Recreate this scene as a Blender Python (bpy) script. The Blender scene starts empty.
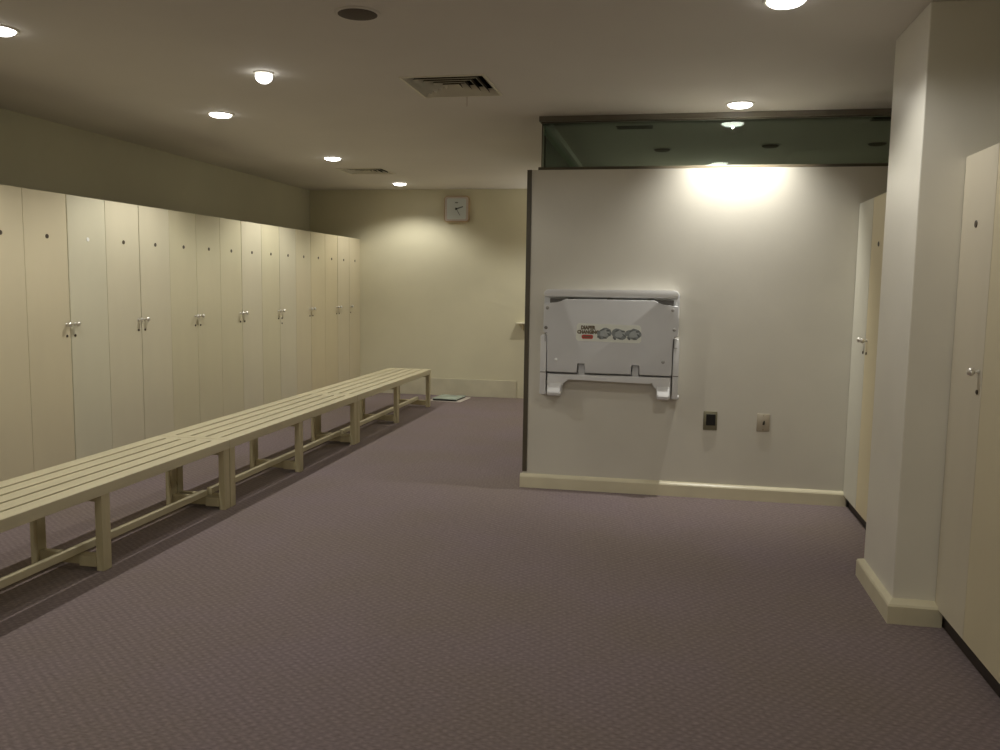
import bpy, bmesh, math, random
from mathutils import Vector, Matrix

SC = bpy.context.scene
COL = SC.collection
PI = math.pi

# ------------------------------------------------------------------ measures (metres)
H = 2.443            # ceiling
XL = -3.68           # front plane of the left lockers
XWL = -4.32          # left wall
YB = 9.915           # far wall
YP = 5.55            # front of the partition
PT = 2.08            # partition top
XP = -0.917          # partition left end
XR = 1.107           # front plane of the right lockers
XWR = 1.75           # right wall
YN = -2.2            # wall behind the camera
LT = 1.862           # locker top

# ------------------------------------------------------------------ materials
def new_mat(name):
    m = bpy.data.materials.new(name)
    m.use_nodes = True
    nt = m.node_tree
    b = nt.nodes.get('Principled BSDF')
    return m, nt, b

def noise_mat(name, col, rough=0.5, var=0.06, scale=4.0, bump=0.0, bscale=200.0, spec=0.5, metal=0.0, stretch=(1, 1, 1)):
    m, nt, b = new_mat(name)
    L = nt.links.new
    tc = nt.nodes.new('ShaderNodeTexCoord')
    mp = nt.nodes.new('ShaderNodeMapping')
    mp.inputs['Scale'].default_value = stretch
    L(tc.outputs['Object'], mp.inputs['Vector'])
    n = nt.nodes.new('ShaderNodeTexNoise')
    n.inputs['Scale'].default_value = scale
    n.inputs['Detail'].default_value = 5
    L(mp.outputs[0], n.inputs['Vector'])
    r = nt.nodes.new('ShaderNodeValToRGB')
    r.color_ramp.elements[0].position = 0.3
    r.color_ramp.elements[1].position = 0.7
    r.color_ramp.elements[0].color = tuple(c * (1 - var) for c in col) + (1,)
    r.color_ramp.elements[1].color = tuple(min(1, c * (1 + var)) for c in col) + (1,)
    L(n.outputs['Fac'], r.inputs[0])
    L(r.outputs[0], b.inputs['Base Color'])
    b.inputs['Roughness'].default_value = rough
    b.inputs['Specular IOR Level'].default_value = spec
    b.inputs['Metallic'].default_value = metal
    if bump:
        n2 = nt.nodes.new('ShaderNodeTexNoise')
        n2.inputs['Scale'].default_value = bscale
        n2.inputs['Detail'].default_value = 3
        L(tc.outputs['Object'], n2.inputs['Vector'])
        bp = nt.nodes.new('ShaderNodeBump')
        bp.inputs['Strength'].default_value = bump
        bp.inputs['Distance'].default_value = 0.002
        L(n2.outputs['Fac'], bp.inputs['Height'])
        L(bp.outputs[0], b.inputs['Normal'])
    return m

def carpet_mat():
    m, nt, b = new_mat('carpet_mauve')
    L = nt.links.new
    N = nt.nodes.new
    tc = N('ShaderNodeTexCoord')
    mp = N('ShaderNodeMapping')
    mp.inputs['Rotation'].default_value = (0, 0, math.radians(38))
    L(tc.outputs['Object'], mp.inputs['Vector'])
    # woven basket cells: two crossed bands of ribs
    w1 = N('ShaderNodeTexWave'); w1.wave_type = 'BANDS'; w1.bands_direction = 'X'
    w2 = N('ShaderNodeTexWave'); w2.wave_type = 'BANDS'; w2.bands_direction = 'Y'
    for w in (w1, w2):
        w.inputs['Scale'].default_value = 11.0
        w.inputs['Distortion'].default_value = 1.6
        w.inputs['Detail'].default_value = 1.0
        w.inputs['Detail Scale'].default_value = 1.6
        L(mp.outputs[0], w.inputs['Vector'])
    mul = N('ShaderNodeMath'); mul.operation = 'MULTIPLY'
    L(w1.outputs['Fac'], mul.inputs[0]); L(w2.outputs['Fac'], mul.inputs[1])
    mp2 = N('ShaderNodeMapping')
    mp2.inputs['Rotation'].default_value = (0, 0, math.radians(38))
    mp2.inputs['Scale'].default_value = (1.0, 2.6, 1.0)
    L(tc.outputs['Object'], mp2.inputs['Vector'])
    fine = N('ShaderNodeTexNoise'); fine.inputs['Scale'].default_value = 42; fine.inputs['Detail'].default_value = 6; fine.inputs['Roughness'].default_value = .65
    L(mp2.outputs[0], fine.inputs['Vector'])
    big = N('ShaderNodeTexNoise'); big.inputs['Scale'].default_value = 1.3; big.inputs['Detail'].default_value = 3
    L(tc.outputs['Object'], big.inputs['Vector'])
    a1 = N('ShaderNodeMath'); a1.operation = 'MULTIPLY_ADD'
    L(mul.outputs[0], a1.inputs[0]); a1.inputs[1].default_value = 0.20
    L(fine.outputs['Fac'], a1.inputs[2])
    r = N('ShaderNodeValToRGB')
    r.color_ramp.elements[0].position = 0.34
    r.color_ramp.elements[1].position = 0.86
    r.color_ramp.elements[0].color = (0.155, 0.123, 0.123, 1)
    r.color_ramp.elements[1].color = (0.285, 0.234, 0.236, 1)
    L(a1.outputs[0], r.inputs[0])
    mix = N('ShaderNodeMixRGB'); mix.blend_type = 'MULTIPLY'
    r2 = N('ShaderNodeValToRGB')
    r2.color_ramp.elements[0].position = 0.35
    r2.color_ramp.elements[1].position = 0.65
    r2.color_ramp.elements[0].color = (0.98, 0.96, 0.89, 1)
    r2.color_ramp.elements[1].color = (1.02, 0.99, 1.04, 1)
    L(big.outputs['Fac'], r2.inputs[0])
    mix.inputs[0].default_value = 1.0
    L(r.outputs[0], mix.inputs[1]); L(r2.outputs[0], mix.inputs[2])
    L(mix.outputs[0], b.inputs['Base Color'])
    b.inputs['Roughness'].default_value = 0.95
    b.inputs['Specular IOR Level'].default_value = 0.1
    b.inputs['Sheen Weight'].default_value = 0.12
    b.inputs['Sheen Roughness'].default_value = 0.45
    b.inputs['Sheen Tint'].default_value = (.85, .85, .8, 1)
    bp = N('ShaderNodeBump'); bp.inputs['Strength'].default_value = 0.5; bp.inputs['Distance'].default_value = 0.004
    L(a1.outputs[0], bp.inputs['Height']); L(bp.outputs[0], b.inputs['Normal'])
    return m

def emit_mat(name, col, s):
    m, nt, b = new_mat(name)
    b.inputs['Base Color'].default_value = (0.8, 0.8, 0.8, 1)
    b.inputs['Emission Color'].default_value = col + (1,)
    b.inputs['Emission Strength'].default_value = s
    return m

def glass_mat(name, tint):
    m = bpy.data.materials.new(name); m.use_nodes = True
    nt = m.node_tree; nt.nodes.clear()
    out = nt.nodes.new('ShaderNodeOutputMaterial')
    tr = nt.nodes.new('ShaderNodeBsdfTransparent'); tr.inputs[0].default_value = tint + (1,)
    gl = nt.nodes.new('ShaderNodeBsdfGlossy'); gl.inputs['Roughness'].default_value = 0.0
    gl.inputs[0].default_value = (0.9, 1.0, 0.93, 1)
    fr = nt.nodes.new('ShaderNodeFresnel'); fr.inputs[0].default_value = 1.6
    mx = nt.nodes.new('ShaderNodeMixShader')
    nt.links.new(fr.outputs[0], mx.inputs[0]); nt.links.new(tr.outputs[0], mx.inputs[1]); nt.links.new(gl.outputs[0], mx.inputs[2])
    nt.links.new(mx.outputs[0], out.inputs[0])
    return m

M = {}
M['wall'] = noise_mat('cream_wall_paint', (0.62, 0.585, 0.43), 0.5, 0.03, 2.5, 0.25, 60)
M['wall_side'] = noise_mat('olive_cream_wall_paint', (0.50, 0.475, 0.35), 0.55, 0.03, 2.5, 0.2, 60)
M['partition'] = noise_mat('beige_partition_paint', (0.62, 0.595, 0.525), 0.36, 0.03, 3.0, 0.12, 45)
M['pillar'] = noise_mat('pale_pillar_paint', (0.76, 0.735, 0.66), 0.34, 0.03, 3.0, 0.12, 45)
M['ceiling'] = noise_mat('ceiling_paint', (0.66, 0.63, 0.58), 0.8, 0.02, 2.0)
M['skirting'] = noise_mat('cream_gloss_paint', (0.66, 0.61, 0.45), 0.32, 0.04, 8.0)
M['skirt_back'] = noise_mat('worn_cream_board', (0.56, 0.525, 0.40), 0.5, 0.08, 5.0)
M['carpet'] = carpet_mat()
M['body'] = noise_mat('locker_carcass', (0.50, 0.45, 0.32), 0.5, 0.03, 3.0)
DOOR_COL = {
    'cream': (0.66, 0.60, 0.43), 'pale': (0.66, 0.61, 0.46), 'cool': (0.65, 0.615, 0.47),
    'yellow': (0.66, 0.58, 0.385), 'warm': (0.655, 0.585, 0.415), 'white': (0.60, 0.585, 0.50), 'beige': (0.64, 0.585, 0.47),
    'straw': (0.65, 0.60, 0.425),
}
for k, c in DOOR_COL.items():
    M['door_' + k] = noise_mat('laminate_' + k, c, 0.42, 0.035, 1.6, 0.06, 120, stretch=(1, 2.2, 0.9))
M['plinth'] = noise_mat('dark_plinth', (0.035, 0.026, 0.022), 0.6, 0.1)
M['chrome'] = noise_mat('brushed_chrome', (0.82, 0.80, 0.76), 0.3, 0.03, 30, metal=1.0)
M['dark'] = noise_mat('dark_hole', (0.018, 0.015, 0.012), 0.6, 0.1)
M['brown_disc'] = noise_mat('brown_disc', (0.07, 0.052, 0.035), 0.45, 0.1)
M['silver_disc'] = noise_mat('white_disc', (0.92, 0.92, 0.90), 0.2, 0.02)
M['bench'] = noise_mat('painted_wood', (0.58, 0.525, 0.36), 0.42, 0.07, 3.0, 0.12, 90, stretch=(6, 0.7, 6))
M['bench_leg'] = noise_mat('painted_wood_leg_shaded', (0.50, 0.44, 0.28), 0.5, 0.08, 5.0, 0.12, 90, stretch=(4, 4, 0.8))  # darker than the slats, standing in for shade below the seat
M['dark_metal'] = noise_mat('dark_bronze_metal', (0.075, 0.062, 0.040), 0.45, 0.08, 6.0)
M['grey_channel'] = noise_mat('anodised_channel', (0.13, 0.116, 0.09), 0.4, 0.08, 6.0)
M['pale_channel'] = noise_mat('pale_channel', (0.78, 0.82, 0.76), 0.35, 0.04)
M['glass'] = glass_mat('green_tinted_glass', (0.61, 0.66, 0.61))
M['glass_side'] = glass_mat('pale_green_glass', (0.82, 1.0, 0.95))
M['plastic'] = noise_mat('grey_white_plastic', (0.62, 0.625, 0.64), 0.5, 0.03, 5.0, 0.25, 350)
M['plastic_light'] = noise_mat('pale_plastic', (0.68, 0.68, 0.685), 0.42, 0.02, 5.0)
M['rivet'] = noise_mat('grey_rivet', (0.33, 0.32, 0.30), 0.5, 0.05)
M['rivet_dark'] = noise_mat('dark_rivet', (0.14, 0.13, 0.12), 0.5, 0.05)
M['label'] = noise_mat('sticker_paper', (0.78, 0.80, 0.74), 0.5, 0.02)
M['ink_brown'] = noise_mat('brown_ink', (0.16, 0.125, 0.08), 0.6, 0.1)
M['ink_red'] = noise_mat('red_ink', (0.50, 0.055, 0.045), 0.5, 0.1)
M['ink_grey'] = noise_mat('grey_ink', (0.25, 0.275, 0.28), 0.6, 0.2, 60)
M['ink_dark'] = noise_mat('dark_ink', (0.15, 0.165, 0.165), 0.6, 0.2, 60)
M['ink_pale'] = noise_mat('pale_grey_ink', (0.42, 0.45, 0.46), 0.6, 0.1, 40)
M['steel'] = noise_mat('brushed_steel', (0.44, 0.39, 0.31), 0.42, 0.05, 20, metal=0.35)
M['steel_dark'] = noise_mat('tarnished_brass_plate', (0.20, 0.185, 0.12), 0.4, 0.05, 20, metal=0.3)
M['black'] = noise_mat('black_plastic', (0.008, 0.007, 0.006), 0.35, 0.1)
M['clock_frame'] = noise_mat('tan_clock_frame', (0.42, 0.30, 0.17), 0.4, 0.06, 10)
M['clock_rim'] = noise_mat('pinkish_grey_rim', (0.50, 0.43, 0.40), 0.5, 0.04)
M['clock_face'] = noise_mat('white_clock_face', (0.56, 0.60, 0.60), 0.5, 0.02)
M['vent'] = noise_mat('vent_paint', (0.72, 0.69, 0.58), 0.5, 0.03)
M['vent_shade'] = noise_mat('shaded_blade_back', (0.055, 0.045, 0.032), 0.8, 0.15)  # dark tone stands for shade on the blade tops
M['vent_dark'] = noise_mat('duct_dark', (0.012, 0.010, 0.008), 0.8, 0.1)
M['speaker'] = noise_mat('speaker_mesh', (0.075, 0.055, 0.04), 0.7, 0.25, 260)
M['lamp_ring'] = noise_mat('white_lamp_ring', (0.72, 0.69, 0.60), 0.4, 0.02)
M['lamp'] = emit_mat('lamp_diffuser', (1.0, 0.97, 0.90), 13.0)
M['globe'] = emit_mat('fill_globe', (1.0, .97, .885), 620.0)  # glowing source of the added uplight
M['bulb'] = emit_mat('bare_bulb', (1.0, 0.98, 0.92), 5.0)
M['scale_glass'] = noise_mat('pale_green_platform', (0.40, 0.48, 0.42), 0.2, 0.25, 7.0)
M['mat_pale'] = noise_mat('pale_mat', (0.66, 0.60, 0.55), 0.8, 0.06)
M['thread'] = noise_mat('reddish_thread', (0.30, 0.16, 0.11), 0.8, 0.1)
M['shelf'] = noise_mat('pale_shelf', (0.74, 0.70, 0.55), 0.35, 0.03)

# ------------------------------------------------------------------ mesh helpers
class MB:
    def __init__(s):
        s.bm = bmesh.new()
    def box(s, x0, x1, y0, y1, z0, z1, bev=0.0, seg=2):
        vs = [s.bm.verts.new((x, y, z)) for x in (x0, x1) for y in (y0, y1) for z in (z0, z1)]
        f = [(0, 1, 3, 2), (4, 6, 7, 5), (0, 4, 5, 1), (2, 3, 7, 6), (0, 2, 6, 4), (1, 5, 7, 3)]
        fs = [s.bm.faces.new([vs[i] for i in q]) for q in f]
        if bev:
            es = list({e for q in fs for e in q.edges})
            bmesh.ops.bevel(s.bm, geom=es, offset=bev, segments=seg, affect='EDGES', profile=0.5, clamp_overlap=True)
        return s
    def prism(s, pts, d0, d1, axis='y', bev=0.0, seg=2):
        """extrude a 2-D outline; axis y: pts are (x,z); axis x: (y,z); axis z: (x,y)"""
        def P(p, d):
            return {'y': (p[0], d, p[1]), 'x': (d, p[0], p[1]), 'z': (p[0], p[1], d)}[axis]
        a = [s.bm.verts.new(P(p, d0)) for p in pts]
        b = [s.bm.verts.new(P(p, d1)) for p in pts]
        n = len(pts)
        fs = [s.bm.faces.new(a), s.bm.faces.new(b[::-1])]
        for i in range(n):
            fs.append(s.bm.faces.new((a[i], b[i], b[(i + 1) % n], a[(i + 1) % n])))
        if bev:
            es = list(fs[0].edges) + list(fs[1].edges)
            bmesh.ops.bevel(s.bm, geom=list(set(es)), offset=bev, segments=seg, affect='EDGES', profile=0.5, clamp_overlap=True)
        return s
    def lathe(s, prof, n=28, mat=Matrix.Identity(4)):
        """prof: (radius, height) pairs turned about Z, then moved by mat"""
        rings = []
        for r, z in prof:
            if r < 1e-6:
                rings.append([s.bm.verts.new(mat @ Vector((0, 0, z)))])
            else:
                rings.append([s.bm.verts.new(mat @ Vector((r * math.cos(2 * PI * k / n), r * math.sin(2 * PI * k / n), z))) for k in range(n)])
        for a, b in zip(rings, rings[1:]):
            for k in range(n):
                k2 = (k + 1) % n
                if len(a) == 1 and len(b) == 1: continue
                if len(a) == 1: s.bm.faces.new((a[0], b[k], b[k2]))
                elif len(b) == 1: s.bm.faces.new((a[k], b[0], a[k2]))
                else: s.bm.faces.new((a[k], b[k], b[k2], a[k2]))
        return s
    def build(s, name, mat, parent=None, smooth=False, loc=None):
        bmesh.ops.recalc_face_normals(s.bm, faces=s.bm.faces[:])
        me = bpy.data.meshes.new(name)
        s.bm.to_mesh(me); s.bm.free()
        me.materials.append(mat)
        if smooth:
            for p in me.polygons: p.use_smooth = True
            try: me.set_sharp_from_angle(angle=math.radians(38))
            except Exception: pass
        o = bpy.data.objects.new(name, me)
        COL.objects.link(o)
        if parent is not None: o.parent = parent
        if loc: o.location = loc
        return o

def thing(name, label, cat, loc, group=None, rz=0.0):
    o = bpy.data.objects.new(name, None)
    o.empty_display_size = 0.1
    COL.objects.link(o)
    o.location = loc
    o.rotation_euler = (0, 0, rz)
    o['label'] = label; o['category'] = cat
    if group: o['group'] = group
    return o

def tag(o, label, cat, group=None):
    o['label'] = label; o['category'] = cat
    if group: o['group'] = group
    return o

def struct(o, label=None, cat=None):
    o['kind'] = 'structure'
    if label: o['label'] = label
    if cat: o['category'] = cat
    return o

def copy_tree(o, parent=None):
    c = o.copy(); COL.objects.link(c)
    c.parent = parent
    for ch in o.children: copy_tree(ch, c)
    return c

def dup(o, loc, label, group=None):
    kids = list(o.children)
    c = o.copy(); COL.objects.link(c)
    c.location = loc
    c['label'] = label
    if group: c['group'] = group
    for k in kids: copy_tree(k, c)
    return c

# ------------------------------------------------------------------ the room shell
struct(MB().box(XWL - .1, XWR + .1, YN - .1, YB + .1, -0.1, 0).build('floor', M['carpet']), 'mauve woven carpet floor', 'floor')
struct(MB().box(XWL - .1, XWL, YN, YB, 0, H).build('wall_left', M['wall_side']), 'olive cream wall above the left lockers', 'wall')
struct(MB().box(XWL - .1, XWR + .1, YB, YB + .1, 0, H).build('wall_back', M['wall']), 'cream far wall with the clock', 'wall')
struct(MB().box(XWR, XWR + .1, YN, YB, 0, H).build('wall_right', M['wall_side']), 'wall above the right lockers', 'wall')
struct(MB().box(XWL - .1, XWR + .1, YN - .1, YN, 0, H).build('wall_front', M['wall']), 'cream wall behind the viewer', 'wall')

VENTS = [(-1.225, 4.78, .235, .252), (-2.995, 8.25, .24, .21)]
ENC_X = -0.78
# ceiling slab with two openings for the air diffusers
xs = sorted({XWL - .1, XWR + .1} | {v[0] + s * (v[2] - .012) for v in VENTS for s in (-1, 1)})
ys = sorted({YN - .1, YB + .1} | {v[1] + s * (v[3] - .012) for v in VENTS for s in (-1, 1)})
cb = MB()
for i in range(len(xs) - 1):
    for j in range(len(ys) - 1):
        cx, cy = (xs[i] + xs[i + 1]) / 2, (ys[j] + ys[j + 1]) / 2
        if any(abs(cx - v[0]) < v[2] - .012 and abs(cy - v[1]) < v[3] - .012 for v in VENTS): continue
        vs = [cb.bm.verts.new((x, y, H)) for x, y in ((xs[i], ys[j]), (xs[i], ys[j + 1]), (xs[i + 1], ys[j + 1]), (xs[i + 1], ys[j]))]
        cb.bm.faces.new(vs)
bmesh.ops.remove_doubles(cb.bm, verts=cb.bm.verts[:], dist=1e-5)
g = bmesh.ops.extrude_face_region(cb.bm, geom=cb.bm.faces[:])
bmesh.ops.translate(cb.bm, verts=[v for v in g['geom'] if isinstance(v, bmesh.types.BMVert)], vec=(0, 0, .15))
struct(cb.build('ceiling', M['ceiling']), 'flat painted ceiling', 'ceiling')

# partition: front wall and left return of the enclosed room behind it
PB = 5.86
struct(MB().box(XP, XWR, YP, PB, 0, PT).build('wall_partition', M['partition']), 'beige partition wall under the glass strip', 'wall')
struct(MB().box(XP, ENC_X + .02, PB, 8.35, 0, PT).build('wall_partition_side', M['partition']), 'side of the partition room', 'wall')
struct(MB().box(XP, XWR, 8.35, 8.5, 0, H).build('wall_partition_rear', M['partition']), 'rear of the partition room', 'wall')
struct(MB().box(XP - .004, XP + .026, YP - .006, YP + .03, .105, PT + .001, .001).build('trim_1', M['dark_metal']), 'dark brown metal strip on the end of the partition', 'trim')

def skirt_profile(t, h):
    # outward distance, height
    return [(0, 0), (t, 0), (t, h - .014), (t - .004, h - .006), (t - .012, h), (0, h + .006)]
b = MB()
b.prism([(YP - d, z) for d, z in skirt_profile(.026, .086)], XP - .016, XR + .02, 'x')
struct(b.build('baseboard_partition', M['skirting']), 'cream baseboard along the partition', 'baseboard')
b = MB()
b.prism([(XP - d, z) for d, z in skirt_profile(.016, .086)], YP + .0005, 8.4, 'y')
b.bm.faces.ensure_lookup_table()
struct(b.build('baseboard_partition_side', M['skirting']), 'cream baseboard around the partition end', 'baseboard')
struct(MB().box(XL, -1.733, YB - .014, YB, 0, .205, .002).build('baseboard_back', M['skirt_back']), 'tall cream skirting board on the far wall', 'baseboard')

# square pillar on the right
px0, py0, py1 = 0.943, 3.64, 4.16
struct(MB().box(px0, XWR, py0, py1, 0, H, .004).build('wall_pillar', M['pillar']), 'square pale pillar projecting on the right', 'pillar')
b = MB()
t = .027; tf = .052; h = .081
def ring(o_l, o_f, o_b, z):   # outline (x,y) of the skirting at a height: left, front, back offsets
    return [(XR + .015, py0 - o_f), (px0 - o_l, py0 - o_f), (px0 - o_l, py1 + o_b), (XR + .015, py1 + o_b)]
levels = [ring(t, tf, t, 0), ring(t, tf, t, h - .008), ring(t - .004, tf - .006, t - .004, h), ring(-.004, -.004, -.004, h + .012)]
lv = [[b.bm.verts.new((x, y, z)) for x, y in r] for r, z in zip(levels, (0, h - .008, h, h + .012))]
for A, B_ in zip(lv, lv[1:]):
    for k in range(4):
        b.bm.faces.new((A[k], A[(k + 1) % 4], B_[(k + 1) % 4], B_[k]))
b.bm.faces.new(lv[0]); b.bm.faces.new(lv[-1])
struct(b.build('baseboard_pillar', M['skirting']), 'thick cream baseboard around the pillar', 'baseboard')

# glass strip above the partition: window_1 with channel frame and panes
GY = 5.735
win = bpy.data.objects.new('window_1', None); COL.objects.link(win)
win.location = (-.85, GY, PT)
struct(win, 'green tinted glass strip between partition top and ceiling', 'window')
gx = -.85
def L_(x): return x - gx
top_z = H - PT
MB().box(L_(-.872), L_(XWR), -.05, .05, 0, .036, .002).build('bottom_channel', M['dark_metal'], win)
MB().box(L_(-.872), L_(XWR), -.05, .05, top_z - .034, top_z, .002).build('top_channel', M['grey_channel'], win)
MB().box(L_(-.862), L_(XWR), -.03, -.018, top_z - .040, top_z - .033).build('gasket', M['dark_metal'], win)
MB().box(L_(-.858), L_(XWR), .02, .032, .03, top_z - .03).build('pane', M['glass'], win)
MB().box(L_(-.862), L_(-.857), .015, .037, .03, top_z - .03).build('end_bead', M['dark_metal'], win)
win2 = bpy.data.objects.new('window_2', None); COL.objects.link(win2)
win2.location = (-.85, GY, PT)
struct(win2, 'glass strip on the side of the partition room', 'window')
MB().box(L_(-.872), L_(-.80), .06, 8.35 - GY, 0, .036, .002).build('bottom_channel', M['dark_metal'], win2)
MB().box(L_(-.872), L_(-.818), .06, 8.35 - GY, top_z - .045, top_z, .002).build('top_channel', M['pale_channel'], win2)
MB().box(L_(-.853), L_(-.841), .06, 8.35 - GY, .03, top_z - .02).build('pane', M['glass_side'], win2)

# ------------------------------------------------------------------ lockers
DW = .3688
def knob_mesh(sx):
    b = MB()
    m = Matrix.Rotation(sx * PI / 2, 4, 'Y')
    b.lathe([(0, 0), (.0085, 0), (.009, .0015), (.008, .003), (.0055, .005), (.0052, .011), (.006, .014), (.0105, .0165), (.0150, .021), (.0165, .0275),
             (.0148, .032), (.011, .0365), (.005, .039), (0, .0395)], 20, m)
    return b
def key_mesh(sx):
    b = MB()
    b.lathe([(0, 0), (.0085, 0), (.0085, .003), (.007, .0042), (.003, .0042), (.0025, .002), (0, .002)], 16, Matrix.Rotation(sx * PI / 2, 4, 'Y'))
    return b
def disc_mesh(sx):
    b = MB()
    b.lathe([(0, 0), (.0135, 0), (.0135, .002), (.0125, .0032), (.010, .0034), (0, .0026)], 20, Matrix.Rotation(sx * PI / 2, 4, 'Y'))
    return b
_cache = {}
def shared(key, make, name, mat, parent, loc, smooth=True):
    if key not in _cache:
        o = make().build(name, mat, parent, smooth, loc)
        _cache[key] = o
        return o
    o = _cache[key].copy(); COL.objects.link(o)
    o.name = name
    o.parent = parent; o.location = loc
    return o

def locker(y0, y1, xf, xw, side, style, label, knob=None, disc='brown', z0=.065, kick=.025, group=None, extra_hole=False, w=None):
    """one full-height locker. side +1: door faces +X. Origin: floor, mid width, at the door plane."""
    ym = (y0 + y1) / 2; hw = (y1 - y0) / 2
    t = thing('locker', label, 'locker', (xf, ym, 0), group)
    s = side
    dth = .019
    lo, hi = sorted((xw - xf + .002 * s, -dth * s - .001 * s))
    # carcass: open-front box of five boards
    b = MB(); th = .016
    b.box(lo, hi, -hw + .0006, -hw + th, z0, LT)
    b.box(lo, hi, hw - th, hw - .0006, z0, LT)
    b.box(lo, hi, -hw + th, hw - th, z0, z0 + th)
    b.box(lo, hi, -hw + th, hw - th, LT - th, LT)
    bk = (lo, lo + .006) if s > 0 else (hi - .006, hi)
    if s > 0: b.box(lo, lo + .006, -hw + th, hw - th, z0 + th, LT - th)
    else: b.box(hi - .006, hi, -hw + th, hw - th, z0 + th, LT - th)
    b.build('carcass', M['body'], t)
    lo2, hi2 = sorted((xw - xf + .01 * s, -kick * s))
    MB().box(lo2, hi2, -hw, hw, 0, z0).build('plinth', M['plinth'], t)
    # door
    gl = .0019; gr = .0019
    wide = .0042 if s > 0 else .0016
    if knob == '-': gl = wide
    if knob == '+': gr = wide
    a, c = sorted((0, -dth * s))
    d = MB().box(a, c, -hw + gl, hw - gr, z0 + .002, LT - .002, .0012, 1).build('door', M['door_' + style], t)
    if knob:
        ky = (-hw + .038) if knob == '-' else (hw - .038)
        shared('knob%d' % s, lambda: knob_mesh(s), 'knob', M['chrome'], d, (0, ky, 1.058))
        shared('key%d' % s, lambda: key_mesh(s), 'keyhole', M['brown_disc'], d, (0, ky, .985))
        if extra_hole:
            shared('key%d' % s, lambda: key_mesh(s), 'keyhole', M['brown_disc'], d, (0, ky, .935))
    if disc:
        shared('disc%s%d' % (disc, s), lambda: disc_mesh(s), 'number_disc', M[disc + '_disc'], d, (0, .005, 1.594))
    return t

seams = [2.912, 3.281, 3.650, 4.018, 4.385, 4.754, 5.124, 5.493, 5.866, 6.238, 6.606, 6.970, 7.347, 7.717, 8.087, 8.455, 8.835, 9.193, 9.552, 9.913]
LEFT = [  # style, knob side, label
    ('cream', '-', 'cream left-row locker standing third outside the left photo edge'),
    ('cream', '+', 'cream left-row locker standing second outside the left photo edge'),
    ('warm', '-', 'cream left-row locker standing first outside the left photo edge'),
    ('warm', '-', 'cream left-row locker cut off by the left photo edge, only a slice of door showing'),
    ('warm', '+', 'warm cream locker, first whole one from the left photo edge, by the white-disc one'),
    ('cool', '-', 'cool greyish locker of the left row with a shiny white disc near its top'),
    ('pale', '+', 'pale cream left-row locker, right next to the one with the white disc'),
    ('pale', '-', 'pale cream left-row locker, second to the right of the white-disc one'),
    ('straw', '+', 'olive cream left-row locker, third to the right of the white-disc one'),
    ('straw', '-', 'olive cream left-row locker, fourth right of the white-disc one'),
    ('straw', '+', 'olive cream locker of the left row, tenth counted back from the far wall'),
    ('pale', '-', 'cream locker of the left row, ninth counted back from the far wall'),
    ('straw', '+', 'cream locker of the left row, eighth counted back from the far wall'),
    ('pale', '-', 'cream locker with an extra small hole below its keyhole, seventh from the far wall'),
    ('warm', '+', 'warm cream locker of the left row, sixth counted back from the far wall'),
    ('yellow', '-', 'yellowish locker of the left row, fifth counted back from the far wall'),
    ('yellow', '+', 'yellowish locker of the left row, fourth counted back from the far wall'),
    ('warm', '-', 'warm cream locker of the left row, third counted back from the far wall'),
    ('warm', '-', 'warm cream locker at the far end of the left row, in the corner'),
]
# the seam list has one door fewer at the far end than a strict pairing: the last has its knob at its left side
pairs = list(zip(seams, seams[1:]))
for (y0, y1), (st, kn, lb) in zip(pairs, LEFT):
    locker(y0, y1, XL, XWL, 1, st, lb, kn, 'silver' if 'white disc near' in lb else 'brown', group='left row of lockers', extra_hole='extra small hole' in lb)

RIGHT = [
    (3.298, 3.638, 'beige', '-', 'brown', 'beige locker beside the near side of the pillar on the right'),
    (2.93, 3.298, 'warm', '-', 'brown', 'cream locker cut off by the right photo edge, next to the beige one'),
    (2.562, 2.93, 'warm', '+', 'brown', 'cream locker of the right row standing outside the right photo edge'),
]
for y0, y1, st, kn, di, lb in RIGHT:
    locker(y0, y1, XR - .002, XWR, -1, st, lb, kn, di, group='right row of lockers', z0=.07)
RFAR = [
    (5.182, 5.548, 'white', '-', None, 'whitish locker without a disc in the corner against the partition wall'),
    (4.814, 5.180, 'yellow', '+', 'brown', 'yellow cream locker with a brown disc between whitish locker and pillar'),
    (4.446, 4.812, 'yellow', '-', 'brown', 'yellow cream locker tucked out of sight behind the pillar'),
]
for y0, y1, st, kn, di, lb in RFAR:
    locker(y0, y1, XR + .004, XWR, -1, st, lb, kn, di, group='lockers behind the pillar', z0=.068, kick=.03)

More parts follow.
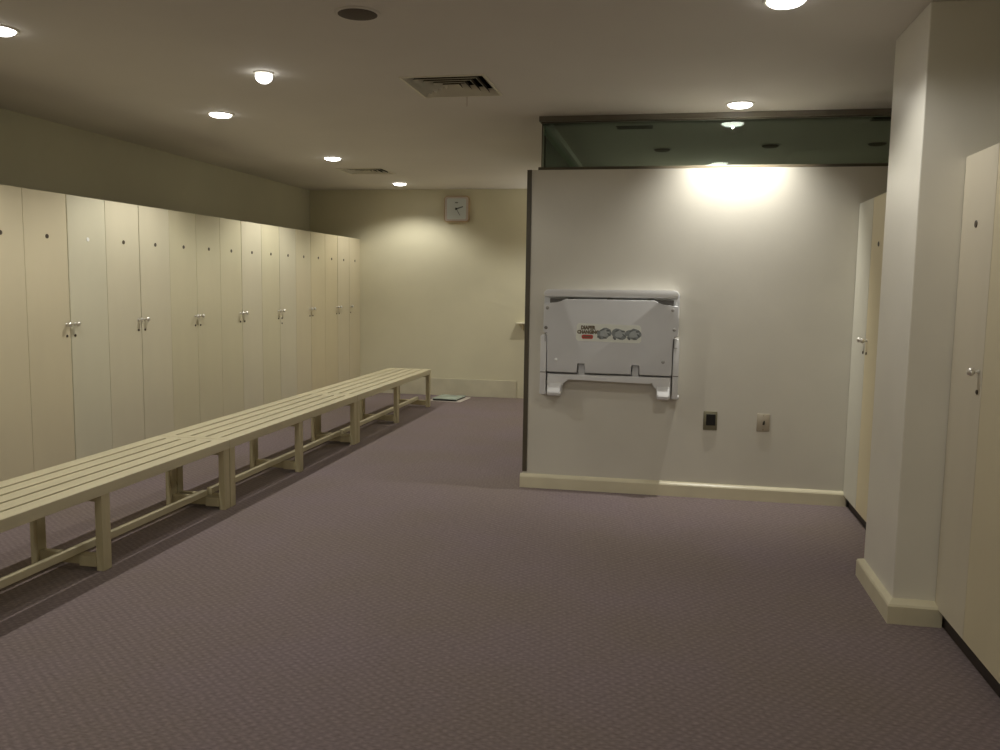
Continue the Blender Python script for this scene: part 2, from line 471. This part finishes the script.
# ------------------------------------------------------------------ benches
def bench(y0, y1, ymid, label):
    xr, xf = -2.985, -2.512           # rear and front edges
    top = .411
    xc = (xr + xf) / 2
    t = thing('bench', label, 'bench', (xc, (y0 + y1) / 2, 0), 'slatted wooden benches')
    oy = (y0 + y1) / 2
    f = xf - xc; r = xr - xc
    a, c = y0 - oy + .001, y1 - oy - .001
    # five slats: the outer two are the rails, all end in a cross rail
    n = 5; gap = .017
    wid = (f - r - gap * (n - 1)) / n
    er = .052
    for k in range(n):
        x0 = r + k * (wid + gap)
        if k in (0, n - 1):
            b = MB().box(x0, x0 + wid, a, c, top - .053, top, .003)
            b.build('side_rail', M['bench'], t)
        else:
            b = MB().box(x0, x0 + wid, a + er, c - er, top - .022, top - .0005, .002)
            b.build('slat', M['bench'], t)
    for s in (a, c - er):
        MB().box(r + wid, f - wid, s, s + er, top - .05, top - .0008, .0015).build('end_rail', M['bench'], t)
    # under-bearer carrying the slats at mid length
    MB().box(r + wid, f - wid, ymid - oy - .022, ymid - oy + .022, top - .06, top - .0225).build('bearer', M['bench_leg'], t)
    lw, ld = .038, .060
    for yy in (a + ld / 2 + .001, ymid - oy, c - ld / 2 - .001):
        fr = MB().box(f - .004 - lw, f - .004, yy - ld / 2, yy + ld / 2, 0, top - .052, .003); fr.build('leg', M['bench_leg'], t)
        re = MB().box(r + .085, r + .085 + lw, yy - ld / 2, yy + ld / 2, 0, top - .052, .003); re.build('leg', M['bench_leg'], t)
        # top cleat and foot rail between the two legs
        MB().box(r + .03, f - .03, yy - ld / 2 + .004, yy + ld / 2 - .004, top - .085, top - .0535, .002).build('cleat', M['bench_leg'], t)
        MB().box(r + .085 + lw, f - .004 - lw, yy - .017, yy + .017, .022, .072, .003).build('foot_rail', M['bench_leg'], t)
        MB().box(f - .004 - lw - .085, f - .004 - lw, yy - .036, yy - .0175, .02, .070, .002).build('rail_block', M['bench_leg'], t)
    xs_ = -2.665 - xc
    MB().box(xs_ - .018, xs_ + .018, a + .02, c - .02, .0725, .106, .004).build('stretcher', M['bench'], t)
    return t
bench(2.315, 4.577, 3.44, 'cream slatted bench nearest the viewer, cut off by the left photo edge')
bench(4.582, 6.697, 5.59, 'middle one of the three cream slatted benches standing end to end')
bench(6.702, 8.955, 7.81, 'cream slatted bench farthest from the viewer, its end near the far wall')

# ------------------------------------------------------------------ fold-down changing station on the partition
cs = thing('changing_station', 'closed pale grey fold-down baby changing station mounted on the partition wall', 'baby changing station', (-.358, YP, 0))
F = -.10   # front plane of the closed tray (y, relative to the wall)
def arc(cx, cz, r, a0, a1, n=6):
    return [(cx + r * math.cos(math.radians(a0 + (a1 - a0) * k / n)), cz + r * math.sin(math.radians(a0 + (a1 - a0) * k / n))) for k in range(n + 1)]
# wall housing (rim behind, hood on top, arms down the sides)
hood = [(-.432, 1.15), (-.432, 1.278)] + arc(-.395, 1.280, .037, 180, 90) + arc(.391, 1.284, .037, 90, 0) + [(.428, 1.15)]
b = MB(); b.prism(hood, -.028, 0, 'y', .003)
b.build('back_plate', M['plastic'], cs, True)
hoodf = [(-.418, 1.272), (-.430, 1.286)] + arc(-.395, 1.284, .034, 165, 90) + arc(.391, 1.288, .034, 90, 15) + [(.414, 1.272)]
b = MB(); b.prism(hoodf, -.086, -.026, 'y', .0035, 3)
b.build('hood', M['plastic_light'], cs, True)
b = MB()
for hx in (-.255, -.005, .248):
    b.lathe([(0, 0), (.020, 0), (.020, .008), (.012, .014), (0, .015)], 18, Matrix.Translation((hx, -.075, 1.2635)) @ Matrix.Rotation(PI, 4, 'X'))
b.build('hood_stop', M['black'], cs, True)
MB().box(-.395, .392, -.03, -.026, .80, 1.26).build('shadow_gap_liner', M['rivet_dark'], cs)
# folded tray (front panel)
def panel_outline():
    l = [(-.399, .800), (-.399, 1.035), (-.424, 1.043), (-.426, 1.10), (-.424, 1.224), (-.418, 1.230), (-.345, 1.233), (-.318, 1.240), (-.302, 1.252), (-.283, 1.258)]
    r_ = [(.270, 1.258), (.288, 1.250), (.303, 1.238), (.330, 1.229), (.418, 1.224), (.424, 1.218), (.427, 1.10), (.424, 1.035), (.392, 1.028), (.392, .790)]
    # bottom edge, right to left, with two square notches
    bot = [(.385, .786), (.193, .788), (.193, .850), (.140, .850), (.140, .788), (-.152, .788), (-.152, .851), (-.203, .851), (-.203, .788), (-.392, .790)]
    return l + r_ + bot
b = MB(); b.prism(panel_outline(), F, -.032, 'y', .0028, 3)
tray = b.build('folded_tray', M['plastic'], cs, True)
# rivets on the tray
def rv(x, z, r, m):
    q = MB(); q.lathe([(0, 0), (r, 0), (r, .0015), (r * .8, .003), (0, .0034)], 16, Matrix.Translation((x, F + .0005, z)) @ Matrix.Rotation(PI / 2, 4, 'X'))
    q.build('rivet', M[m], tray, True)
rv(-.401, 1.200, .011, 'rivet'); rv(-.408, 1.073, .011, 'rivet_dark'); rv(-.339, .866, .010, 'plastic_light')
rv(.388, 1.199, .010, 'rivet'); rv(.400, 1.077, .010, 'rivet'); rv(.338, .874, .011, 'rivet')
# side arms of the wall bracket
for s, x0, x1 in ((-1, -.444, -.406), (1, .399, .436)):
    zt = 1.026 if s < 0 else 1.018
    ol = [(x0, .640), (x1, .640), (x1, .90), (x1, zt), ((x0 + .008) if s < 0 else x0, zt), (x0, zt - .01)] if s < 0 else \
         [(x0, .640), (x1, .640), (x1, zt - .03), (x1 - .006, zt), (x0, zt)]
    b = MB(); b.prism(ol, -.088, 0, 'y', .003)
    arm = b.build('side_arm', M['plastic_light'], cs, True)
    MB().box(x0 + .002, x1 - .001, -.0895, -.087, .782, .787).build('arm_joint', M['rivet_dark'], arm)
    b = MB()
    b.lathe([(0, 0), (.013, 0), (.014, .003), (.014, .042), (.013, .045), (0, .045)], 16, Matrix.Translation((x0 - .002, -.07, .650)) @ Matrix.Rotation(PI / 2, 4, 'Y'))
    b.build('pivot', M['plastic'], arm, True)
    # vertical latch slot beside the tray, cut as a dark hook-shaped line
    sx = (-.414, -.404) if s < 0 else (.400, .410)
    zz0, zz1 = (.985, 1.038) if s < 0 else (.965, 1.030)
    q = MB()
    q.box(sx[0], sx[0] + .003, F - .0008, F + .004, zz0, zz1)
    q.box(sx[0], sx[1] + .004, F - .0008, F + .004, zz1, zz1 + .0035)
    if s > 0: q.box(sx[0], sx[1] + .012, F - .0008, F + .004, zz0 - .003, zz0)
    q.build('latch_slot', M['rivet_dark'], tray)
# lower hinge bracket with two feet
br = [(-.396, .776), (-.396, .655)] + arc(-.376, .652, .020, 180, 270, 4) + arc(-.322, .650, .018, 270, 360, 4) + [(-.302, .69)] + arc(-.262, .70, .042, 180, 90, 6)[1:] + \
     [(.262, .742)] + arc(.262, .70, .040, 90, 0, 6)[1:] + [(.304, .66)] + arc(.322, .650, .018, 180, 270, 4) + arc(.370, .652, .020, 270, 360, 4) + [(.390, .776)]
b = MB(); b.prism(br, -.088, -.02, 'y', .011, 4)
hb = b.build('hinge_bracket', M['plastic_light'], cs, True)
for x0, x1 in ((-.392, -.306), (.306, .386)):
    b = MB()
    b.prism([(-.03, .752), (-.080, .752), (-.086, .720), (-.096, .690), (-.114, .672), (-.121, .656), (-.117, .642), (-.104, .633), (-.03, .633)], x0, x1, 'x', .012, 4)
    b.build('foot', M['plastic_light'], hb, True)
for x0 in (-.200, .143):
    MB().box(x0 + .004, x0 + .045, -.074, -.03, .772, .842, .003).build('hinge_lug', M['plastic'], hb)
MB().box(-.392, .388, -.03, 0, .742, .800).build('hinge_back', M['plastic'], hb)
b = MB()
for x0, x1 in ((-.385, -.315), (.317, .382)):
    b.box(x0, x1, -.03, 0, .645, .76, .004)
b.build('foot_back', M['plastic'], hb)

# sticker on the tray
sx0, sx1, sz0, sz1 = -.213, .198, .994, 1.106
cz = [(sx0 + .012, sz0), (sx1 - .012, sz0 - .006), (sx1, sz0 + .006), (sx1 - .002, sz1 - .020), (sx1 - .014, sz1 - .006), (sx0 + .014, sz1), (sx0 + .002, sz1 - .012), (sx0, sz0 + .012)]
b = MB(); b.prism(cz, F - .0012, F + .001, 'y')
st = b.build('sticker', M['label'], tray)
st['label'] = 'white sticker with brown lettering, red badge and grey drawings'
def text_mesh(body, size, x, z, y, mat, parent, name, extr=.0004, align='CENTER', rx=PI / 2, sxx=1.0, bold=0.0):
    c = bpy.data.curves.new(name, 'FONT')
    c.body = body; c.size = size; c.align_x = align; c.align_y = 'CENTER'
    c.extrude = extr; c.offset = bold; c.resolution_u = 2
    o = bpy.data.objects.new(name, c); COL.objects.link(o)
    bpy.context.view_layer.update()
    dg = bpy.context.evaluated_depsgraph_get()
    me = bpy.data.meshes.new_from_object(o.evaluated_get(dg))
    bpy.data.objects.remove(o); bpy.data.curves.remove(c)
    me.materials.clear(); me.materials.append(mat)
    q = bpy.data.objects.new(name, me); COL.objects.link(q)
    q.parent = parent; q.location = (x, y, z); q.rotation_euler = (rx, 0, 0); q.scale = (sxx, 1, 1)
    return q
fy = F - .0018
text_mesh('DIAPER', .032, -.138, 1.078, fy, M['ink_brown'], st, 'lettering', sxx=.86, bold=.0022)
text_mesh('CHANGING', .029, -.137, 1.050, fy, M['ink_brown'], st, 'lettering', sxx=.88, bold=.0022)
def flat(pts, mat, name, y=fy, th=.0006):
    b = MB(); b.prism(pts, y - th, y + .0008, 'y')
    return b.build(name, M[mat], st)
def ell(cx, cz, rx, rz, n=20, rot=0.0, wob=0.0, seed=1):
    rnd = random.Random(seed)
    o = []
    for k in range(n):
        a = 2 * PI * k / n
        q = 1 + wob * (rnd.random() - .5)
        x, z = rx * q * math.cos(a), rz * q * math.sin(a)
        o.append((cx + x * math.cos(rot) - z * math.sin(rot), cz + x * math.sin(rot) + z * math.cos(rot)))
    return o
# red badge
flat([(-.176, 1.012), (-.170, 1.008), (-.112, 1.008), (-.106, 1.012), (-.104, 1.028), (-.112, 1.034), (-.170, 1.034), (-.177, 1.028)], 'ink_red', 'red_badge')
flat(ell(-.141, 1.021, .030, .0045), 'ink_brown', 'badge_mark', fy - .0006)
# three grey line drawings shown as soft shapes
for k, (cx_, cz_) in enumerate(((-.035, 1.045), (.060, 1.042), (.150, 1.042))):
    flat(ell(cx_, cz_, .048, .034, 18, .3 if k == 0 else -.15, .25, k + 3), 'ink_grey', 'drawing')
    flat(ell(cx_ + .004, cz_ + .002, .032, .022, 16, .3, .3, k + 9), 'ink_pale', 'drawing', fy - .0006)
    for j, (dx, dz, rx_, rz_) in enumerate(((-.030, -.026, .013, .007), (.005, -.027, .014, .006), (.024, .018, .012, .006), (-.014, .022, .014, .005), (.03, -.006, .005, .014))):
        flat(ell(cx_ + dx, cz_ + dz, rx_, rz_, 12, .4 * (j - 2), .3, 20 + k * 7 + j), 'ink_dark', 'drawing', fy - .0010)

# ------------------------------------------------------------------ wall plates on the partition
def plate(x, z, w, h_, mat, name, label, cat):
    t = thing(name, label, cat, (x, YP, z))
    MB().box(-w / 2, w / 2, -.007, .001, -h_ / 2, h_ / 2, .003).build('plate', M[mat], t, True)
    return t
t = plate(.288, .500, .086, .120, 'steel_dark', 'wall_socket', 'dark plate with a square black socket, left of the two on the partition', 'socket')
MB().box(-.026, .032, -.0095, -.006, -.030, .042, .0015).build('socket_insert', M['black'], t)
b = MB()
for dz in (-.018, .028):
    b.box(-.014, -.009, -.0105, -.0085, dz - .006, dz + .006); b.box(.013, .018, -.0105, -.0085, dz - .006, dz + .006)
b.build('socket_slot', M['dark'], t)
t = plate(.613, .502, .078, .112, 'steel', 'cable_outlet', 'beige metal plate with a small dark hole, right of the black socket', 'outlet')
b = MB(); b.prism([(-.004, -.014), (.007, -.014), (.010, -.002), (.008, .014), (.003, .012), (-.004, 0)], -.0085, -.006, 'y')
b.build('cable_hole', M['black'], t)
b = MB()
for dz in (-.045, .045):
    b.lathe([(0, 0), (.0035, 0), (.003, .001), (0, .0012)], 12, Matrix.Translation((0, -.007, dz)) @ Matrix.Rotation(PI / 2, 4, 'X'))
b.build('screw', M['steel_dark'], t, True)

# ------------------------------------------------------------------ clock
ck = thing('wall_clock', 'square clock with rounded corners and white face high on the far wall', 'clock', (-2.472, YB, 2.212))
def rrect(hw, hh, r, n=5):
    o = []
    for cx, cz, a in ((hw - r, hh - r, 0), (-hw + r, hh - r, 90), (-hw + r, -hh + r, 180), (hw - r, -hh + r, 270)):
        o += arc(cx, cz, r, a, a + 90, n)
    return o
b = MB(); b.prism(rrect(.152, .152, .036), -.045, 0, 'y', .006, 3); b.build('frame', M['clock_frame'], ck, True)
b = MB(); b.prism(rrect(.141, .141, .030), -.048, -.040, 'y', .002); b.build('rim', M['clock_rim'], ck, True)
b = MB(); b.prism(rrect(.116, .122, .022), -.0495, -.044, 'y'); b.build('face', M['clock_face'], ck)
def hand(ang, l, w, name, y):
    a = math.radians(90 - ang)
    d = Vector((math.cos(a), math.sin(a))); n = Vector((-d.y, d.x))
    p = [d * -.018 + n * w / 2, d * l + n * w * .3, d * l - n * w * .3, d * -.018 - n * w / 2]
    b = MB(); b.prism([(q.x, q.y) for q in p], y, y + .0015, 'y'); b.build(name, M['ink_dark'], ck)
hand(72, .084, .020, 'hour_hand', -.0535)
hand(150, .088, .009, 'minute_hand', -.056)
b = MB(); b.lathe([(0, 0), (.012, 0), (.012, .008), (.008, .010), (0, .010)], 16, Matrix.Translation((0, -.0495, 0)) @ Matrix.Rotation(PI / 2, 4, 'X'))
b.build('hub', M['black'], ck, True)
b = MB(); b.prism(ell(0, .072, .020, .008, 14), -.0505, -.0490, 'y'); b.build('dial_mark', M['ink_dark'], ck)

# ------------------------------------------------------------------ small shelf on the far wall at the right
sh = thing('wall_shelf', 'small pale shelf on the far wall, peeping out beside the partition', 'shelf', (-1.60, YB, .885))
MB().box(-.135, .30, -.13, 0, 0, .016, .005).build('board', M['shelf'], sh)
for x in (-.07, .22):
    b = MB(); b.prism([(-.002, -.002), (-.10, -.002), (-.10, -.012), (-.014, -.07), (-.002, -.07)], x - .008, x + .008, 'x')
    b.build('bracket', M['shelf'], sh)

# ------------------------------------------------------------------ scale on a pale mat
mt = MB(); mt.box(-.200, .188, -.205, .205, 0, .006, .002)
o = mt.build('floor_mat', M['mat_pale'], None); o.location = (-2.455, 9.575, 0.0); o.rotation_euler = (0, 0, math.radians(-4))
tag(o, 'pale mat on the carpet under the flat green scale', 'mat')
scl = thing('bathroom_scale', 'flat pale green glass scale lying on the pale mat by the far wall', 'scale', (-2.462, 9.56, .006), rz=math.radians(-5))
MB().box(-.140, .140, -.172, .172, .001, .018, .004).build('base', M['black'], scl)
b = MB(); b.prism([(x * 1.0, y) for x, y in rrect(.148, .185, .015)], .019, .027, 'z', .001); b.build('platform', M['scale_glass'], scl, True)
MB().box(-.045, .045, .12, .165, .027, .0285).build('display', M['rivet_dark'], scl)

# ------------------------------------------------------------------ ceiling fittings
def vent(cx, cy, hx, hy, label):
    t = thing('ceiling_vent', label, 'air vent', (cx, cy, H), 'square ceiling diffusers')
    # rim: flat frame just under the ceiling
    b = MB()
    w = .012
    for x0, x1, y0, y1 in ((-hx, hx, -hy, -hy + w), (-hx, hx, hy - w, hy), (-hx, -hx + w, -hy + w, hy - w), (hx - w, hx, -hy + w, hy - w)):
        b.box(x0, x1, y0, y1, -.005, .0)
    b.build('rim', M['vent'], t)
    # dark duct box above
    b = MB()
    X, Y = hx - .013, hy - .013
    d = .13
    vs = [b.bm.verts.new(p) for p in ((-X, -Y, .001), (X, -Y, .001), (X, Y, .001), (-X, Y, .001), (-X, -Y, d), (X, -Y, d), (X, Y, d), (-X, Y, d))]
    for q in ((0, 1, 5, 4), (1, 2, 6, 5), (2, 3, 7, 6), (3, 0, 4, 7), (4, 5, 6, 7)): b.bm.faces.new([vs[i] for i in q])
    b.build('duct', M['vent_dark'], t)
    # nested louvre rings flaring outwards and down
    n = 5
    for k in range(n):
        fo = 1 - (k + .10) / (n + .2)
        fi = 1 - (k + .48) / (n + .2)
        ox, oy_ = (hx - .013) * fo, (hy - .013) * fo
        ix, iy = (hx - .013) * fi, (hy - .013) * fi
        b = MB()
        th = .003
        def rg(x, y, z): return [b.bm.verts.new(p) for p in ((-x, -y, z), (x, -y, z), (x, y, z), (-x, y, z))]
        r1 = rg(ox, oy_, -.004); r2 = rg(ix, iy, .030); r3 = rg(ix, iy, .030 + th); r4 = rg(ox, oy_, -.004 + th)
        for A, B_ in ((r1, r2), (r2, r3), (r3, r4), (r4, r1)):
            for j in range(4): b.bm.faces.new((A[j], A[(j + 1) % 4], B_[(j + 1) % 4], B_[j]))
        lv_ = b.build('louvre', M['vent'], t)
        lv_.data.materials.append(M['vent_shade'])
        for p in lv_.data.polygons:      # the upward faces of the blades have shade painted into their colour
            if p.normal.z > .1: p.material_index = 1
    return t
vent(*VENTS[0], 'square louvred vent in the middle of the ceiling, nearest the viewer')
vent(*VENTS[1], 'square louvred vent in the ceiling near the far wall')

b = MB(); b.lathe([(.0012, .055), (.0012, 0), (0, 0)], 6)
o = b.build('hanging_thread', M['thread'], None); o.location = (-1.20, 5.02, H - .062)
tag(o, 'thin reddish thread hanging from the vent in mid ceiling', 'thread')

sp = thing('ceiling_speaker', 'round dark speaker grille in the ceiling near the top photo edge', 'speaker', (-1.29, 3.455, H))
b = MB(); b.lathe([(.082, 0), (.094, 0), (.094, -.003), (.088, -.006), (.080, -.006), (.080, -.002)], 36); b.build('rim', M['ceiling'], sp, True)
b = MB(); b.lathe([(.081, -.001), (.081, -.006), (.06, -.009), (.03, -.0105), (0, -.011)], 36); b.build('grille', M['speaker'], sp, True)

def downlight(x, y, label, on=True, r=.072, group='round ceiling downlights', z=H, power=60.0, spot=138, blend=.5, tilt=0.0, off=0.0, soft=.022):
    t = thing('downlight', label, 'ceiling light', (x, y, z), group)
    b = MB(); b.lathe([(r, 0), (r + .014, 0), (r + .014, -.002), (r + .008, -.005), (r, -.005), (r, 0)], 32); b.build('trim_ring', M['lamp_ring'] if on else M['ceiling'], t, True)
    b = MB(); b.lathe([(r, -.0005), (r, -.004), (r * .95, -.010), (r * .8, -.017), (r * .5, -.0215), (0, -.023)], 32); b.build('diffuser', M['lamp'] if on else M['speaker'], t, True)
    if on:
        ld = bpy.data.lights.new('downlight_lamp', 'SPOT')
        ld.energy = power; ld.color = (1.0, .97, .885)
        ld.spot_size = math.radians(spot); ld.spot_blend = blend
        ld.shadow_soft_size = soft
        lo = bpy.data.objects.new('lamp', ld); COL.objects.link(lo)
        lo.parent = t; lo.location = (0, off, -.0245 - soft)
        lo.rotation_euler = (math.radians(tilt), 0, 0)
    return t

PW = 50
downlight(-2.955, 1.50, 'lit downlight over the near bench, outside the photo', power=PW * .7)
downlight(-2.968, 3.435, 'lit downlight at the left photo edge, nearest of the row above the benches', power=PW * .70)
downlight(-2.962, 5.359, 'lit oval downlight above the middle bench, left of the bare round bulb', power=PW * .80)
downlight(-2.985, 7.356, 'lit downlight beside the far ceiling vent, third of the row above the benches', power=PW * .95)
downlight(-2.985, 9.300, 'lit downlight closest to the clock wall, last of the row above the benches', power=PW * .64)
downlight(.382, 5.452, 'very bright downlight right above the partition, casting a glare on it', power=PW * 2.1, spot=120, blend=.9, tilt=28, off=-.02, soft=.003)
downlight(.401, 3.543, 'lit downlight cut off by the top photo edge', power=PW * .48, soft=.003)
downlight(-1.7, -.7, 'added wide-beam fill light behind the viewer on the bench side, outside the photo', power=PW * .84, spot=176, blend=.05)  # unseen fill, added to brighten the partition, station and pillar
downlight(.35, -.9, 'added wide-beam fill light behind the viewer on the locker side, outside the photo', power=PW * .84, spot=176, blend=.05)  # second unseen fill light, added for the same surfaces
downlight(-.98, 8.8, 'lit downlight out of sight behind the partition room', power=PW * .85)

downlight(.35, 8.12, 'added fill light out of sight at the rear of the partition room', power=PW * .5, spot=166, blend=.05)  # unseen light added to lift the dim ceiling behind the glass

# unseen uplight added behind the partition room to brighten the ceiling there
wl = thing('fill_uplight', 'added fill uplight with a bowl shade, out of sight behind the partition room', 'fill light', (-.42, YB, 1.98))
b = MB(); b.lathe([(0, 0), (.055, 0), (.055, .008), (.045, .014), (.012, .018), (.012, .09), (0, .09)], 24, Matrix.Rotation(PI / 2, 4, 'X')); b.build('bracket', M['chrome'], wl, True)
b = MB(); b.lathe([(0, -.045)] + [(.045 * math.cos(a), .045 * math.sin(a)) for a in [(-80 + 16 * k) * PI / 180 for k in range(11)]] + [(0, .045)], 24, Matrix.Translation((0, -.135, 0)))
b.build('globe', M['globe'], wl, True)
b = MB(); b.lathe([(.012, -.052), (.05, -.048), (.09, -.022), (.112, .015), (.118, .030), (.122, .030), (.117, .015), (.094, -.025), (.053, -.053), (.012, -.057)], 32, Matrix.Translation((0, -.135, 0)))
b.build('bowl_shade', M['dark_metal'], wl, True)  # bowl shaped to keep the added light off the left wall

# bare bulb
bl = thing('ceiling_bulb', 'small round bare bulb glowing in the ceiling between bench row and vent', 'ceiling light', (-2.145, 4.34, H))
b = MB(); b.lathe([(0, 0), (.052, 0), (.052, -.004), (.046, -.008), (.036, -.008)], 28); b.build('holder', M['lamp_ring'], bl, True)
b = MB(); b.lathe([(.036, -.004), (.043, -.012), (.045, -.022), (.041, -.036), (.030, -.048), (.016, -.055), (0, -.057)], 28); b.build('bulb', M['bulb'], bl, True)
ld = bpy.data.lights.new('bulb_lamp', 'SPOT'); ld.energy = 24; ld.color = (1, .97, .88); ld.spot_size = math.radians(154); ld.spot_blend = .2; ld.shadow_soft_size = .035
lo = bpy.data.objects.new('lamp', ld); COL.objects.link(lo); lo.parent = bl; lo.location = (0, 0, -.07)

# unlit fittings behind the glass strip
for x, y, lb in ((-.09, 7.13, 'unlit dark downlight behind the glass strip, leftmost of three'), (.73, 7.02, 'unlit dark downlight behind the glass strip, middle of three'),
                 (1.50, 7.00, 'unlit dark downlight behind the glass strip, by the pillar')):
    downlight(x, y, lb, on=False, r=.066, group='unlit downlights behind the glass')
for x, y, lb in ((-.27, 6.14, 'dark slot vent behind the glass strip at its left half'), (1.37, 6.02, 'dark slot vent behind the glass strip next to the pillar')):
    t = thing('slot_vent', lb, 'air vent', (x, y, H), 'slot vents behind the glass')
    MB().box(-.125, .125, -.055, .055, -.006, 0, .001).build('frame', M['dark_metal'], t)
    b = MB()
    for k in range(4): b.box(-.115, .115, -.044 + k * .024, -.044 + k * .024 + .010, -.0075, -.0055)
    b.build('slot', M['vent_dark'], t)

# ------------------------------------------------------------------ world, camera, view
w = bpy.data.worlds.new('World'); SC.world = w; w.use_nodes = True
w.node_tree.nodes['Background'].inputs[0].default_value = (.5, .45, .38, 1)
w.node_tree.nodes['Background'].inputs[1].default_value = 0.02

f_px, yaw, pitch, roll = 854.6, 0.19258, 0.106586, 0.014581
def mm(a, b): return a @ b
Bm = Matrix(((1, 0, 0), (0, 0, -1), (0, 1, 0)))
cy, sy = math.cos(yaw), math.sin(yaw); cp, sp_ = math.cos(pitch), math.sin(pitch); cr, sr = math.cos(roll), math.sin(roll)
R = Matrix(((cr, -sr, 0), (sr, cr, 0), (0, 0, 1))) @ Matrix(((1, 0, 0), (0, cp, -sp_), (0, sp_, cp))) @ Matrix(((cy, 0, sy), (0, 1, 0), (-sy, 0, cy))) @ Bm
right, down, fwd = R[0], R[1], R[2]
cam = bpy.data.cameras.new('camera'); cam.sensor_fit = 'HORIZONTAL'; cam.sensor_width = 36.0; cam.lens = f_px / 1000 * 36.0
cam.clip_start = .05
co = bpy.data.objects.new('camera', cam); COL.objects.link(co)
Rm = Matrix((right, -down, -fwd)).transposed()
co.matrix_world = Matrix.Translation((0, 0, 1.35)) @ Rm.to_4x4()
SC.camera = co

SC.view_settings.view_transform = 'Standard'
SC.view_settings.look = 'None'
SC.view_settings.gamma = 1.0
SC.view_settings.use_curve_mapping = False
SC.view_settings.exposure = 0.0
SC.cycles.use_denoising = True
SC.cycles.max_bounces = 10
SC.cycles.diffuse_bounces = 6
SC.cycles.transparent_max_bounces = 12
SC.cycles.sample_clamp_indirect = 4.0
SC.cycles.blur_glossy = 0.5
SC.cycles.caustics_reflective = False
SC.cycles.caustics_refractive = False
